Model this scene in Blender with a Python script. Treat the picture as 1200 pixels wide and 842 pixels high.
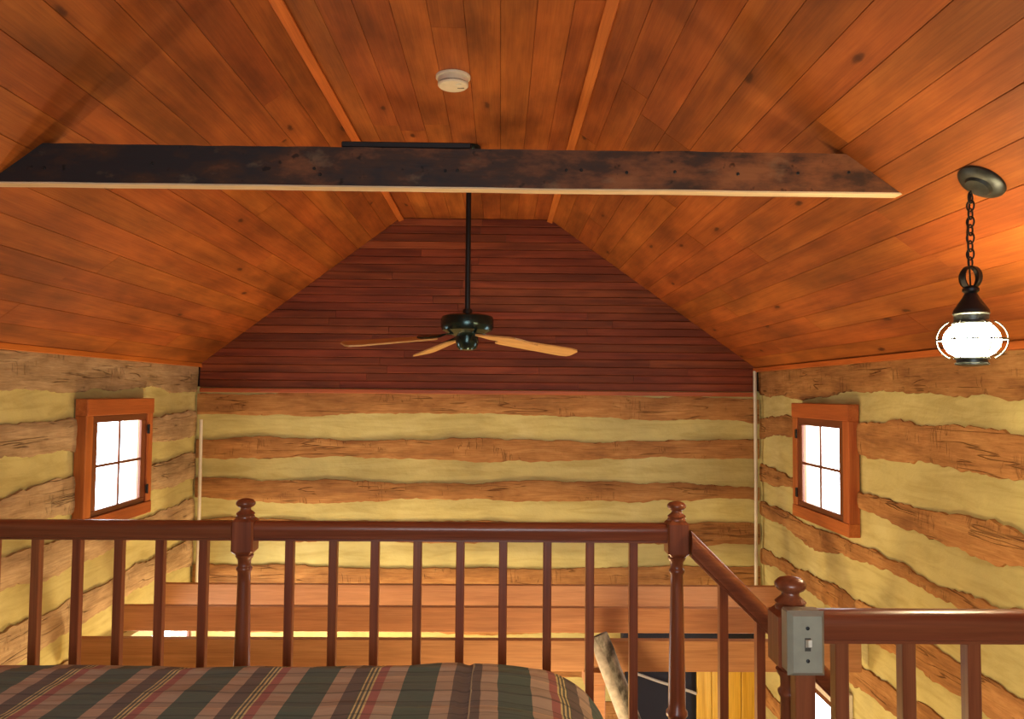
import bpy, bmesh, math, random
from mathutils import Vector, Matrix, noise

for o in list(bpy.data.objects):
    bpy.data.objects.remove(o, do_unlink=True)
S = bpy.context.scene
C = S.collection
random.seed(7)
PI = math.pi

# ------------------------------------------------------------------ camera, world, exposure
EYE = 1.31
cam_d = bpy.data.cameras.new('camera')
cam_d.sensor_fit = 'HORIZONTAL'
cam_d.sensor_width = 36.0
cam_d.lens = 36.0 * 895.05 / 1200.0
cam_d.clip_start = 0.02
cam = bpy.data.objects.new('camera', cam_d)
C.objects.link(cam)
cam.matrix_world = (Matrix.Translation((0, 0, EYE)) @ Matrix.Rotation(-0.0145, 4, 'Z')
                    @ Matrix.Rotation(PI / 2 + 0.0457, 4, 'X') @ Matrix.Rotation(0.0087, 4, 'Z'))
S.camera = cam

W = bpy.data.worlds.new('overcast_sky')
S.world = W
W.use_nodes = True
bg = W.node_tree.nodes['Background']
bg.inputs['Color'].default_value = (0.86, 0.93, 1.0, 1)
bg.inputs['Strength'].default_value = 10.0

vs = S.view_settings
vs.view_transform = 'Standard'
vs.look = 'None'
vs.gamma = 1.0
vs.use_curve_mapping = False
vs.exposure = 0.12


def point_light(name, loc, power, col, radius=0.08):
    d = bpy.data.lights.new(name, 'POINT')
    d.energy = power
    d.color = col
    d.shadow_soft_size = radius
    o = bpy.data.objects.new(name, d)
    C.objects.link(o)
    o.location = loc
    return o


WARM = (1.0, 0.70, 0.36)
# lamps of the room below and an added fill light behind the camera (none of them in the frame)
point_light('ground_floor_lamp', (-1.15, 4.98, -1.35), 150, WARM, 0.25)
point_light('ground_floor_lamp', (0.25, 3.35, -1.0), 95, WARM, 0.14)
point_light('loft_fill', (0.9, -0.7, 1.6), 8, (1.0, 0.76, 0.44), 0.3)


def portal(loc, rot, sx, sy):
    d = bpy.data.lights.new('window_portal', 'AREA')
    d.shape = 'RECTANGLE'
    d.size, d.size_y = sx, sy
    d.cycles.is_portal = True
    o = bpy.data.objects.new('window_portal', d)
    C.objects.link(o)
    o.location = loc
    o.rotation_euler = rot


# ------------------------------------------------------------------ room dimensions
XL, XR = -2.297, 1.977
YB, YF = 5.87, -1.5
ZE = EYE + 0.212          # eave
ZT = EYE + 1.357          # flat of the ceiling
FL, FR = -0.787, 0.374
ZG = -2.30                # ground floor
RY = 2.50                 # main railing
NY = 1.52                 # near railing


# ------------------------------------------------------------------ materials
class NT:
    def __init__(self, name):
        self.m = bpy.data.materials.new(name)
        self.m.use_nodes = True
        self.t = self.m.node_tree
        self.b = self.t.nodes['Principled BSDF']

    def n(self, typ, **kw):
        nd = self.t.nodes.new(typ)
        for k, v in kw.items():
            setattr(nd, k, v)
        return nd

    def l(self, a, b):
        self.t.links.new(a, b)

    def math(self, op, a, b=None, c=None):
        nd = self.n('ShaderNodeMath', operation=op)
        for i, v in enumerate((a, b, c)):
            if v is None:
                continue
            if isinstance(v, (int, float)):
                nd.inputs[i].default_value = v
            else:
                self.l(v, nd.inputs[i])
        return nd.outputs[0]

    def ramp(self, fac, stops, interp='LINEAR'):
        nd = self.n('ShaderNodeValToRGB')
        cr = nd.color_ramp
        cr.interpolation = interp
        while len(cr.elements) < len(stops):
            cr.elements.new(0.5)
        for e, (p, c) in zip(cr.elements, stops):
            e.position = p
            e.color = (c[0], c[1], c[2], 1)
        self.l(fac, nd.inputs[0])
        return nd.outputs[0]

    def mix(self, fac, a, b, mode='MIX'):
        nd = self.n('ShaderNodeMix', data_type='RGBA', blend_type=mode)
        for i, v in ((0, fac), (6, a), (7, b)):
            if isinstance(v, (int, float)):
                nd.inputs[i].default_value = v
            elif isinstance(v, tuple):
                nd.inputs[i].default_value = (v[0], v[1], v[2], 1)
            else:
                self.l(v, nd.inputs[i])
        return nd.outputs[2]

    def coords(self, scale, rnd=True):
        tc = self.n('ShaderNodeTexCoord')
        v = tc.outputs['Object']
        if rnd:
            oi = self.n('ShaderNodeObjectInfo')
            sc = self.n('ShaderNodeVectorMath', operation='SCALE')
            sc.inputs[0].default_value = (37.0, 17.0, 11.0)
            self.l(oi.outputs['Random'], sc.inputs['Scale'])
            ad = self.n('ShaderNodeVectorMath', operation='ADD')
            self.l(v, ad.inputs[0])
            self.l(sc.outputs[0], ad.inputs[1])
            v = ad.outputs[0]
            self.rand = oi.outputs['Random']
        self.raw = v
        return self.scaled(v, scale)

    def scaled(self, v, scale):
        mp = self.n('ShaderNodeVectorMath', operation='MULTIPLY')
        self.l(v, mp.inputs[0])
        mp.inputs[1].default_value = scale
        return mp.outputs[0]

    def noise(self, v, scale=1.0, detail=4.0, rough=0.55, dist=0.0):
        nd = self.n('ShaderNodeTexNoise')
        nd.inputs['Scale'].default_value = scale
        nd.inputs['Detail'].default_value = detail
        nd.inputs['Roughness'].default_value = rough
        nd.inputs['Distortion'].default_value = dist
        self.l(v, nd.inputs['Vector'])
        return nd.outputs[0]

    def bump(self, h, strength=0.3, dist=0.01):
        nd = self.n('ShaderNodeBump')
        nd.inputs['Strength'].default_value = strength
        nd.inputs['Distance'].default_value = dist
        self.l(h, nd.inputs['Height'])
        self.l(nd.outputs[0], self.b.inputs['Normal'])

    def out(self, col, rough=0.5, spec=0.4):
        if isinstance(col, tuple):
            self.b.inputs['Base Color'].default_value = (*col, 1)
        else:
            self.l(col, self.b.inputs['Base Color'])
        if isinstance(rough, (int, float)):
            self.b.inputs['Roughness'].default_value = rough
        else:
            self.l(rough, self.b.inputs['Roughness'])
        self.b.inputs['Specular IOR Level'].default_value = spec
        return self.m


def axis_scale(axis, along, across):
    return tuple(along if a == axis else across for a in 'xyz')


def wood(name, dark, mid, light, axis='x', along=1.3, across=22.0, rough=0.5, spec=0.4,
         knots=0.0, var=0.12, blotch=0.25, bump=0.15, stain=0.0):
    m = NT(name)
    v = m.coords(axis_scale(axis, along, across))
    g = m.noise(v, 1.0, 5, 0.6, 0.6)
    col = m.ramp(g, [(0.28, dark), (0.5, mid), (0.72, light)])
    fine = m.noise(m.scaled(m.raw, axis_scale(axis, 5, 160)), 1.0, 3, 0.6)
    col = m.mix(0.35, col, m.ramp(fine, [(0.3, (0.45, 0.42, 0.4)), (0.6, (1.0, 1.0, 1.0))]), 'MULTIPLY')
    if blotch:
        bl = m.noise(m.scaled(m.raw, axis_scale(axis, 1.6, 4.5)), 1.0, 3, 0.55)
        col = m.mix(blotch, col, m.ramp(bl, [(0.35, (0.30, 0.25, 0.25)), (0.62, (1.1, 1.05, 1.0))]), 'MULTIPLY')
    if stain:
        ge = m.n('ShaderNodeNewGeometry')
        sn = m.noise(m.scaled(ge.outputs['Position'], (2.6, 1.1, 2.6)), 1.0, 5, 0.62)
        col = m.mix(stain, col, m.ramp(sn, [(0.36, (0.42, 0.40, 0.48)), (0.56, (1.0, 1.0, 1.0))]), 'MULTIPLY')
    if knots:
        vo = m.n('ShaderNodeTexVoronoi', feature='F1', voronoi_dimensions='2D')
        wv = m.n('ShaderNodeVectorMath', operation='ADD')
        m.l(m.scaled(m.raw, axis_scale(axis, 2.2, 6.0)), wv.inputs[0])
        m.l(m.scaled(m.noise(m.scaled(m.raw, (14, 14, 14)), 1.0, 2), (0.15, 0.15, 0.15)), wv.inputs[1])
        m.l(wv.outputs[0], vo.inputs['Vector'])
        vo.inputs['Scale'].default_value = 1.0
        k = m.ramp(vo.outputs['Distance'], [(0.025, (1, 1, 1)), (0.06, (0.75, 0.75, 0.75)), (0.085, (0.25, 0.25, 0.25)), (0.22, (0, 0, 0))])
        sc_ = m.n('ShaderNodeSeparateColor')
        m.l(vo.outputs['Color'], sc_.inputs[0])
        gate = m.math('GREATER_THAN', sc_.outputs[0], 0.80)
        kf = m.math('MULTIPLY', m.math('MULTIPLY', k, knots), gate)
        col = m.mix(kf, col, (dark[0] * 0.25, dark[1] * 0.22, dark[2] * 0.2))
    if var:
        hs = m.n('ShaderNodeHueSaturation')
        m.l(col, hs.inputs['Color'])
        m.l(m.math('MULTIPLY_ADD', m.rand, 2 * var, 1 - var), hs.inputs['Value'])
        r2 = m.math('FRACT', m.math('MULTIPLY', m.rand, 7.31))
        m.l(m.math('MULTIPLY_ADD', r2, 0.008, 0.496), hs.inputs['Hue'])
        col = hs.outputs[0]
    m.bump(fine, bump, 0.003)
    return m.out(col, rough, spec)


M = {}
M['ceil'] = wood('ceiling_pine', (0.31, 0.080, 0.014), (0.395, 0.109, 0.018), (0.47, 0.144, 0.026), stain=0.65,
                 rough=0.55, spec=0.25, knots=1.0, var=0.035, blotch=0.5)
M['ceil_trim'] = wood('ceiling_trim_pine', (0.46, 0.12, 0.02), (0.56, 0.16, 0.025), (0.64, 0.2, 0.035), rough=0.45, var=0.05, blotch=0.15)
M['gable'] = wood('gable_beadboard', (0.13, 0.030, 0.013), (0.24, 0.058, 0.021), (0.33, 0.085, 0.03),
                  rough=0.55, spec=0.25, var=0.16, blotch=0.4)
M['trimred'] = wood('red_brown_trim', (0.30, 0.075, 0.02), (0.42, 0.11, 0.03), (0.5, 0.15, 0.04), rough=0.45, var=0.06)
M['casing'] = {a: wood('window_casing_' + a, (0.34, 0.085, 0.02), (0.46, 0.13, 0.03), (0.56, 0.18, 0.045), axis=a, rough=0.4, var=0.06, blotch=0.12)
               for a in 'xyz'}
M['sash'] = {a: wood('window_sash_' + a, (0.13, 0.038, 0.014), (0.18, 0.054, 0.019), (0.23, 0.072, 0.025), axis=a, rough=0.4, var=0.05, blotch=0.1)
             for a in 'xyz'}
M['rail'] = {a: wood('railing_wood_' + a, (0.17, 0.045, 0.018), (0.23, 0.066, 0.025), (0.30, 0.095, 0.036), axis=a, across=40, rough=0.3, spec=0.5, var=0.05, blotch=0.15)
             for a in 'xyz'}
M['joist'] = wood('joist_pine', (0.42, 0.19, 0.085), (0.50, 0.245, 0.11), (0.58, 0.30, 0.145), rough=0.6, var=0.06, knots=0.5, blotch=0.2)
M['floor'] = wood('floor_plank', (0.22, 0.10, 0.035), (0.30, 0.145, 0.05), (0.36, 0.18, 0.07), axis='x', rough=0.5, var=0.1)
M['yellow_plank'] = wood('yellow_pine_plank', (0.62, 0.36, 0.03), (0.76, 0.47, 0.045), (0.82, 0.55, 0.08), axis='z', rough=0.45, var=0.05, blotch=0.12)
M['blade'] = wood('fan_blade_oak', (0.55, 0.30, 0.10), (0.66, 0.38, 0.13), (0.72, 0.44, 0.17), axis='x', rough=0.35, var=0.03, blotch=0.05)
M['bare'] = wood('pale_beam_wood', (0.62, 0.48, 0.28), (0.72, 0.58, 0.36), (0.8, 0.66, 0.44), rough=0.7, var=0.0, blotch=0.1)


def simple(name, col, rough=0.5, metal=0.0, spec=0.5, bump=0.0, vary=0.0):
    m = NT(name)
    v = m.coords((1, 1, 1), rnd=False)
    n1 = m.noise(v, 30, 3)
    c = col
    if vary:
        c = m.mix(vary, col, m.ramp(n1, [(0.3, (0.2, 0.2, 0.2)), (0.7, (1.3, 1.3, 1.3))]), 'MULTIPLY')
    if bump:
        m.bump(m.noise(v, 120, 3), bump, 0.002)
    m.b.inputs['Metallic'].default_value = metal
    return m.out(c, rough, spec)


M['iron'] = simple('black_iron', (0.022, 0.022, 0.022), 0.45, 0.6, bump=0.2)
M['bronze'] = simple('weathered_bronze', (0.055, 0.065, 0.06), 0.38, 0.7, vary=0.5)
M['fanmetal'] = simple('dark_green_metal', (0.03, 0.055, 0.05), 0.22, 0.75, vary=0.4)
M['plastic'] = simple('ivory_plastic', (0.72, 0.66, 0.48), 0.4, vary=0.1)
M['slot'] = simple('dark_slot', (0.05, 0.045, 0.03), 0.6)
M['white_pipe'] = simple('white_painted_pipe', (0.66, 0.62, 0.48), 0.4, vary=0.1)
M['switch_metal'] = simple('brushed_steel_plate', (0.36, 0.37, 0.28), 0.38, 0.3, vary=0.15)
M['toggle'] = simple('ivory_toggle', (0.7, 0.68, 0.55), 0.35)
M['navy'] = simple('dark_navy', (0.006, 0.007, 0.015), 0.8)
M['cable'] = simple('grey_cable', (0.45, 0.43, 0.36), 0.5)
M['mattress'] = simple('mattress_ticking', (0.6, 0.57, 0.5), 0.85, vary=0.1)
M['jamb'] = simple('cream_painted_jamb', (0.8, 0.76, 0.6), 0.6, vary=0.1)
M['backing'] = simple('dark_backing', (0.06, 0.035, 0.02), 0.9)

# chinking between the logs
m = NT('chinking_plaster')
v = m.coords((1, 1, 1), rnd=False)
n1 = m.noise(v, 2.2, 4)
n2 = m.noise(m.scaled(v, (2.2, 2.2, 16)), 1.0, 5, 0.65, 0.8)
col = m.ramp(n1, [(0.3, (0.46, 0.415, 0.175)), (0.55, (0.565, 0.51, 0.205)), (0.75, (0.64, 0.59, 0.265))])
col = m.mix(0.6, col, m.ramp(n2, [(0.3, (0.66, 0.58, 0.46)), (0.56, (1, 1, 1))]), 'MULTIPLY')
m.bump(m.noise(v, 22, 6, 0.6), 0.35, 0.012)
M['chink'] = m.out(col, 0.9, 0.1)


def log_mat(name, dark, mid, light):
    m = NT(name)
    v = m.coords((1.6, 1.6, 10))
    g = m.noise(v, 1.3, 6, 0.62, 0.8)
    col = m.ramp(g, [(0.28, dark), (0.5, mid), (0.7, light)])
    grain = m.noise(m.scaled(m.raw, (7, 7, 110)), 1.0, 4, 0.65, 0.4)
    col = m.mix(0.45, col, m.ramp(grain, [(0.3, (0.42, 0.36, 0.3)), (0.58, (1, 1, 1))]), 'MULTIPLY')
    # drying checks along the log and axe ticks across it
    def lines(sc, width, gsc, g0):
        nz_ = m.noise(m.scaled(m.raw, sc), 1.0, 3, 0.5, 0.3)
        d_ = m.math('ABSOLUTE', m.math('SUBTRACT', nz_, 0.5))
        ln = m.ramp(d_, [(0.0, (1, 1, 1)), (width, (0, 0, 0))])
        gt = m.ramp(m.noise(m.scaled(m.raw, gsc), 1.0, 3), [(g0, (0, 0, 0)), (g0 + 0.06, (1, 1, 1))])
        return m.math('MULTIPLY', ln, gt)
    crack = lines((0.9, 0.9, 13), 0.013, (2.6, 2.6, 6), 0.50)
    tick = lines((21, 21, 2.6), 0.022, (3.6, 3.6, 7), 0.55)
    marks = m.math('MAXIMUM', crack, m.math('MULTIPLY', tick, 0.6))
    patch = m.ramp(m.noise(m.scaled(m.raw, (4, 4, 7)), 1.0, 5, 0.65), [(0.35, (0.55, 0.5, 0.45)), (0.6, (1.05, 1.05, 1.05))])
    col = m.mix(0.5, col, patch, 'MULTIPLY')
    col = m.mix(m.math('MULTIPLY', marks, 0.6), col, (dark[0] * 0.25, dark[1] * 0.22, dark[2] * 0.2))
    hs = m.n('ShaderNodeHueSaturation')
    m.l(col, hs.inputs['Color'])
    m.l(m.math('MULTIPLY_ADD', m.rand, 0.24, 0.88), hs.inputs['Value'])
    h = m.math('SUBTRACT', m.math('MULTIPLY', grain, 0.4), marks)
    m.bump(h, 0.8, 0.010)
    return m.out(hs.outputs[0], 0.8, 0.15)


M['log'] = log_mat('hewn_log_brown', (0.28, 0.135, 0.05), (0.43, 0.215, 0.072), (0.54, 0.30, 0.105))
M['log_daylit'] = log_mat('hewn_log_daylit', (0.33, 0.23, 0.12), (0.50, 0.36, 0.195), (0.62, 0.47, 0.27))  # left wall's copy, its paler daylight tone mixed into the wood colour

# tie beam: almost black stain at one end fading to brown at the other
m = NT('stained_beam')
v = m.coords((1, 1, 1), rnd=False)
sx = m.n('ShaderNodeSeparateXYZ')
m.l(v, sx.inputs[0])
g = m.math('MULTIPLY_ADD', sx.outputs[0], 0.24, 0.48)
g2 = m.math('ADD', g, m.math('MULTIPLY_ADD', m.noise(m.scaled(v, (4, 4, 9)), 1.0, 5, 0.65), 2.6, -1.3))
col = m.ramp(g2, [(0.1, (0.022, 0.018, 0.018)), (0.45, (0.055, 0.026, 0.014)), (0.8, (0.17, 0.062, 0.022)), (1.0, (0.23, 0.088, 0.03))])
spots = m.ramp(m.noise(m.scaled(v, (22, 22, 22)), 1.0, 2), [(0.66, (1, 1, 1)), (0.72, (0.15, 0.12, 0.1))])
col = m.mix(0.9, col, spots, 'MULTIPLY')
pale = m.ramp(m.noise(m.scaled(v, (7, 7, 12)), 1.3, 4), [(0.62, (0, 0, 0)), (0.74, (1, 1, 1))])
col = m.mix(m.math('MULTIPLY', pale, 0.35), col, (0.26, 0.17, 0.09))
m.bump(m.noise(m.scaled(v, (6, 6, 60)), 1.0, 4), 0.3, 0.004)
M['beam'] = m.out(col, 0.6, 0.3)

# birch pole
m = NT('grey_birch_bark')
v = m.coords((1, 1, 1), rnd=False)
n1 = m.noise(m.scaled(v, (18, 18, 9)), 1.0, 5, 0.65)
col = m.ramp(n1, [(0.35, (0.07, 0.065, 0.055)), (0.5, (0.22, 0.21, 0.18)), (0.62, (0.4, 0.38, 0.33))])
m.bump(n1, 0.6, 0.01)
M['bark'] = m.out(col, 0.9, 0.1)
M['birch_lit'] = simple('birch_lit_side', (0.5, 0.47, 0.40), 0.85, vary=0.5)  # whitish colour for the lit side of the pole

# plaid bedspread, woven along UV in metres
m = NT('plaid_fabric')
tc = m.n('ShaderNodeTexCoord')
sx = m.n('ShaderNodeSeparateXYZ')
m.l(tc.outputs['UV'], sx.inputs[0])
u, vv = sx.outputs[0], sx.outputs[1]
su = m.math('ABSOLUTE', u)
fu = m.math('FRACT', m.math('DIVIDE', su, 0.272))
GR, TAN, RED, PIN, OLV, BRN = (0.10, 0.145, 0.098), (0.50, 0.39, 0.265), (0.42, 0.16, 0.12), (0.72, 0.64, 0.28), (0.13, 0.14, 0.085), (0.16, 0.125, 0.09)
col = m.ramp(fu, [(0.0, BRN), (0.13, TAN), (0.29, GR), (0.61, TAN), (0.80, RED), (0.885, PIN), (0.903, OLV), (0.925, PIN),
                  (0.943, OLV), (0.965, PIN), (0.983, OLV)], 'CONSTANT')
fv = m.math('FRACT', m.math('DIVIDE', vv, 0.20))
wash = m.ramp(fv, [(0.0, (1.0, 1.0, 1.0)), (0.16, (0.34, 0.36, 0.32)), (0.21, (0.9, 0.9, 0.85)), (0.5, (0.5, 0.5, 0.45)), (0.53, (1.05, 1.02, 0.95)),
                   (0.70, (1.3, 1.2, 1.0)), (0.73, (0.8, 0.8, 0.78)), (0.85, (0.42, 0.43, 0.4)), (0.88, (1, 1, 1))], 'CONSTANT')
col = m.mix(0.75, col, wash, 'MULTIPLY')
vn = m.n('ShaderNodeCombineXYZ')
m.l(u, vn.inputs[0])
m.l(vv, vn.inputs[1])
wr = m.noise(m.scaled(vn.outputs[0], (2.5, 18, 1)), 1.0, 4, 0.6, 0.6)
m.bump(wr, 0.5, 0.02)
m.b.inputs['Sheen Weight'].default_value = 0.15
M['plaid'] = m.out(col, 0.9, 0.1)
M['piping'] = simple('pale_seam_piping', (0.5, 0.46, 0.3), 0.8)

# glass pane
m = NT('window_glass')
tr = m.n('ShaderNodeBsdfTransparent')
gl = m.n('ShaderNodeBsdfGlossy')
gl.inputs['Roughness'].default_value = 0.03
mx = m.n('ShaderNodeMixShader')
mx.inputs[0].default_value = 0.06
m.l(tr.outputs[0], mx.inputs[1])
m.l(gl.outputs[0], mx.inputs[2])
m.l(mx.outputs[0], m.t.nodes['Material Output'].inputs[0])
M['glass'] = m.m

# glowing lantern globe
m = NT('lit_frosted_globe')
em = m.n('ShaderNodeEmission')
em.inputs['Color'].default_value = (1.0, 0.76, 0.44, 1)
em.inputs['Strength'].default_value = 200.0
m.l(em.outputs[0], m.t.nodes['Material Output'].inputs[0])
M['globe'] = m.m


# ------------------------------------------------------------------ mesh helpers
def link(name, me, mat, parent=None):
    if mat is not None and not me.materials:
        me.materials.append(mat)
    o = bpy.data.objects.new(name, me)
    C.objects.link(o)
    if parent is not None:
        o.parent = parent
    return o


def mesh(name, verts, faces, mat, parent=None, smooth=None):
    me = bpy.data.meshes.new(name)
    me.from_pydata([tuple(v) for v in verts], [], faces)
    bm = bmesh.new()
    bm.from_mesh(me)
    bmesh.ops.recalc_face_normals(bm, faces=bm.faces)
    bm.to_mesh(me)
    bm.free()
    if smooth is not None:
        me.polygons.foreach_set('use_smooth', [True] * len(me.polygons))
        if smooth < 180:
            me.set_sharp_from_angle(angle=math.radians(smooth))
    me.update()
    return link(name, me, mat, parent)


def boxdata(x0, x1, y0, y1, z0, z1, b=0.0):
    if b <= 0:
        v = [(x, y, z) for x in (x0, x1) for y in (y0, y1) for z in (z0, z1)]
        f = [(0, 1, 3, 2), (4, 6, 7, 5), (0, 4, 5, 1), (2, 3, 7, 6), (0, 2, 6, 4), (1, 5, 7, 3)]
        return v, f
    v, f = [], []
    idx = {}
    for ix, x in enumerate((x0, x1)):
        for iy, y in enumerate((y0, y1)):
            for iz, z in enumerate((z0, z1)):
                sx, sy, sz = (1 if ix == 0 else -1), (1 if iy == 0 else -1), (1 if iz == 0 else -1)
                for a in range(3):
                    p = [x + sx * b, y + sy * b, z + sz * b]
                    p[a] = (x, y, z)[a]
                    idx[(ix, iy, iz, a)] = len(v)
                    v.append(tuple(p))
    I = (0, 1)
    for a in range(3):
        o1, o2 = [k for k in range(3) if k != a]
        for s in I:
            q = []
            for (p, r) in ((0, 0), (1, 0), (1, 1), (0, 1)):
                c = [0, 0, 0]
                c[a], c[o1], c[o2] = s, p, r
                q.append(idx[(*c, a)])
            f.append(tuple(q))
        for p in I:
            for r in I:
                c0, c1 = [0, 0, 0], [0, 0, 0]
                c0[o1] = c1[o1] = p
                c0[o2] = c1[o2] = r
                c0[a], c1[a] = 0, 1
                f.append((idx[(*c0, o1)], idx[(*c0, o2)], idx[(*c1, o2)], idx[(*c1, o1)]))
    for ix in I:
        for iy in I:
            for iz in I:
                f.append(tuple(idx[(ix, iy, iz, a)] for a in range(3)))
    return v, f


def box(name, x0, x1, y0, y1, z0, z1, mat, parent=None, b=0.0):
    v, f = boxdata(x0, x1, y0, y1, z0, z1, b)
    return mesh(name, v, f, mat, parent)


def join(*parts):
    V, F = [], []
    for v, f in parts:
        k = len(V)
        V += list(v)
        F += [tuple(i + k for i in q) for q in f]
    return V, F


def lathe(profile, segs=24, center=(0, 0)):
    V, F = [], []
    n = len(profile)
    for r, z in profile:
        for k in range(segs):
            a = 2 * PI * k / segs
            V.append((center[0] + r * math.cos(a), center[1] + r * math.sin(a), z))
    for i in range(n - 1):
        for k in range(segs):
            k2 = (k + 1) % segs
            F.append((i * segs + k, i * segs + k2, (i + 1) * segs + k2, (i + 1) * segs + k))
    F.append(tuple(range(segs)))
    F.append(tuple((n - 1) * segs + k for k in range(segs)))
    return V, F


def tube(path, r, segs=8, closed=False, caps=True):
    P = [Vector(p) for p in path]
    n = len(P)
    V, F = [], []
    up = None
    for i in range(n):
        if closed:
            t = (P[(i + 1) % n] - P[i - 1]).normalized()
        else:
            t = (P[min(i + 1, n - 1)] - P[max(i - 1, 0)]).normalized()
        if up is None:
            up = t.orthogonal().normalized()
        else:
            up = (up - t * up.dot(t)).normalized()
        s = t.cross(up)
        rr = r[i] if isinstance(r, (list, tuple)) else r
        for k in range(segs):
            a = 2 * PI * k / segs
            V.append(tuple(P[i] + (up * math.cos(a) + s * math.sin(a)) * rr))
    for i in range(n if closed else n - 1):
        j = (i + 1) % n
        for k in range(segs):
            k2 = (k + 1) % segs
            F.append((i * segs + k, i * segs + k2, j * segs + k2, j * segs + k))
    if not closed and caps:
        F.append(tuple(range(segs)))
        F.append(tuple((n - 1) * segs + k for k in range(segs)))
    return V, F


def prism(profile, origin, ax, ay, az, length):
    """profile (a,b) laid in plane ax,ay, extruded along az"""
    o, ax, ay, az = Vector(origin), Vector(ax), Vector(ay), Vector(az)
    n = len(profile)
    V = [tuple(o + ax * a + ay * b) for a, b in profile] + [tuple(o + ax * a + ay * b + az * length) for a, b in profile]
    F = [tuple(range(n)), tuple(range(2 * n - 1, n - 1, -1))]
    for i in range(n):
        j = (i + 1) % n
        F.append((i, j, n + j, n + i))
    return V, F


def tag(o, label, cat, group=None, kind=None):
    o['label'] = label
    o['category'] = cat
    if group:
        o['group'] = group
    if kind:
        o['kind'] = kind
    return o


def empty(name, loc, label, cat, group=None, kind=None):
    o = bpy.data.objects.new(name, None)
    o.empty_display_size = 0.05
    C.objects.link(o)
    o.location = loc
    return tag(o, label, cat, group, kind)


def copy_tree(o, parent=None):
    c = o.copy()
    C.objects.link(c)
    if parent is not None:
        c.parent = parent
    for ch in list(o.children):
        copy_tree(ch, c)
    return c


# ------------------------------------------------------------------ setting: ceiling
def slab_y(pts, y0, y1, t):
    """thin extruded polyline (x,z) along y with thickness t outwards"""
    V, F = [], []
    n = len(pts)
    for y in (y0, y1):
        V += [(x, y, z) for x, z in pts]
        V += [(x, y, z + t) for x, z in pts]
    m2 = 2 * n
    for i in range(n - 1):
        F += [(i, i + 1, m2 + i + 1, m2 + i), (n + i, m2 + n + i, m2 + n + i + 1, n + i + 1),
              (i, n + i, n + i + 1, i + 1), (m2 + i, m2 + i + 1, m2 + n + i + 1, m2 + n + i)]
    F += [(0, m2, m2 + n, n), (n - 1, n + n - 1, m2 + n + n - 1, m2 + n - 1)]
    return V, F


prof = [(XL - 0.25, ZE - 0.19 + 0.024), (FL, ZT + 0.024), (FR, ZT + 0.024), (XR + 0.25, ZE - 0.18 + 0.024)]
V, F = slab_y(prof, YF - 0.2, YB + 0.2, 0.06)
ceiling = tag(mesh('ceiling', V, F, M['backing']), 'vaulted orange pine plank ceiling with two slopes and flat top', 'ceiling', kind='structure')


def plank_course(a, d, nrm, w, t, y0, y1, mat, parent, name, gap=0.0006):
    c = 0.0014
    pr = [(gap, -t), (gap, -c), (gap + c, 0), (w - gap - c, 0), (w - gap, -c), (w - gap, -t)]
    L = y1 - y0 - 0.001
    V = [(x, y, z) for x in (0, L) for y, z in pr]
    n = len(pr)
    F = [tuple(range(n - 1, -1, -1)), tuple(range(n, 2 * n))]
    for i in range(n):
        j = (i + 1) % n
        F.append((i, j, n + j, n + i))
    me = bpy.data.meshes.new(name)
    me.from_pydata(V, [], F)
    o = link(name, me, mat, parent)
    p = Vector(a) + Vector(nrm) * random.uniform(-0.0008, 0.0008)
    xa = Vector((0, 1, 0))
    mt = Matrix((xa, Vector(d), Vector(nrm))).transposed().to_4x4()
    mt.translation = (p.x, y0, p.z)
    o.matrix_local = mt
    return o


for (p0, p1, n) in (((XL, ZE), (FL, ZT), 14), ((FL, ZT), (FR, ZT), 9), ((FR, ZT), (XR, ZE), 15)):
    A, B = Vector((p0[0], 0, p0[1])), Vector((p1[0], 0, p1[1]))
    d = (B - A)
    L = d.length
    d.normalize()
    nrm = Vector((0, 1, 0)).cross(d)
    w = L / n
    for i in range(n):
        a = A + d * (w * i)
        ys = [YF]
        y = YF + random.uniform(0.8, 2.6)
        while y < YB - 0.7:
            ys.append(y)
            y += random.uniform(1.5, 3.4)
        ys.append(YB)
        for k in range(len(ys) - 1):
            plank_course(a, d, nrm, w, 0.018, ys[k], ys[k + 1], M['ceil'], ceiling, 'ceiling_plank')

# joint battens between the flat and the slopes
for i, (x, s) in enumerate(((FL, -1), (FR, 1))):
    d = Vector((1, 0, 0.36 if s < 0 else -0.36)).normalized()
    nrm = Vector((0, 1, 0)).cross(d)
    prf = [(-0.022, -0.03), (-0.022, 0.018), (-0.019, 0.021), (0.019, 0.021), (0.022, 0.018), (0.022, -0.03)]
    V, F = prism(prf, (x, YF, ZT - 0.004), d, nrm, (0, 1, 0), YB - YF)
    # local x along the length for the grain
    V = [(y, -x_ + x, z) for (x_, y, z) in V]
    o = mesh('trim_%d' % (i + 1), V, F, M['ceil_trim'])
    o.matrix_world = Matrix(((0, -1, 0, x), (1, 0, 0, 0), (0, 0, 1, 0), (0, 0, 0, 1)))
    tag(o, ('orange batten where left ceiling slope meets the flat top' if s < 0 else 'orange batten where right ceiling slope meets the flat top'),
        'trim', kind='structure')


# ------------------------------------------------------------------ setting: log walls
def fbm(x, y, z):
    return noise.fractal(Vector((x, y, z)), 0.9, 2.1, 4)


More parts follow.
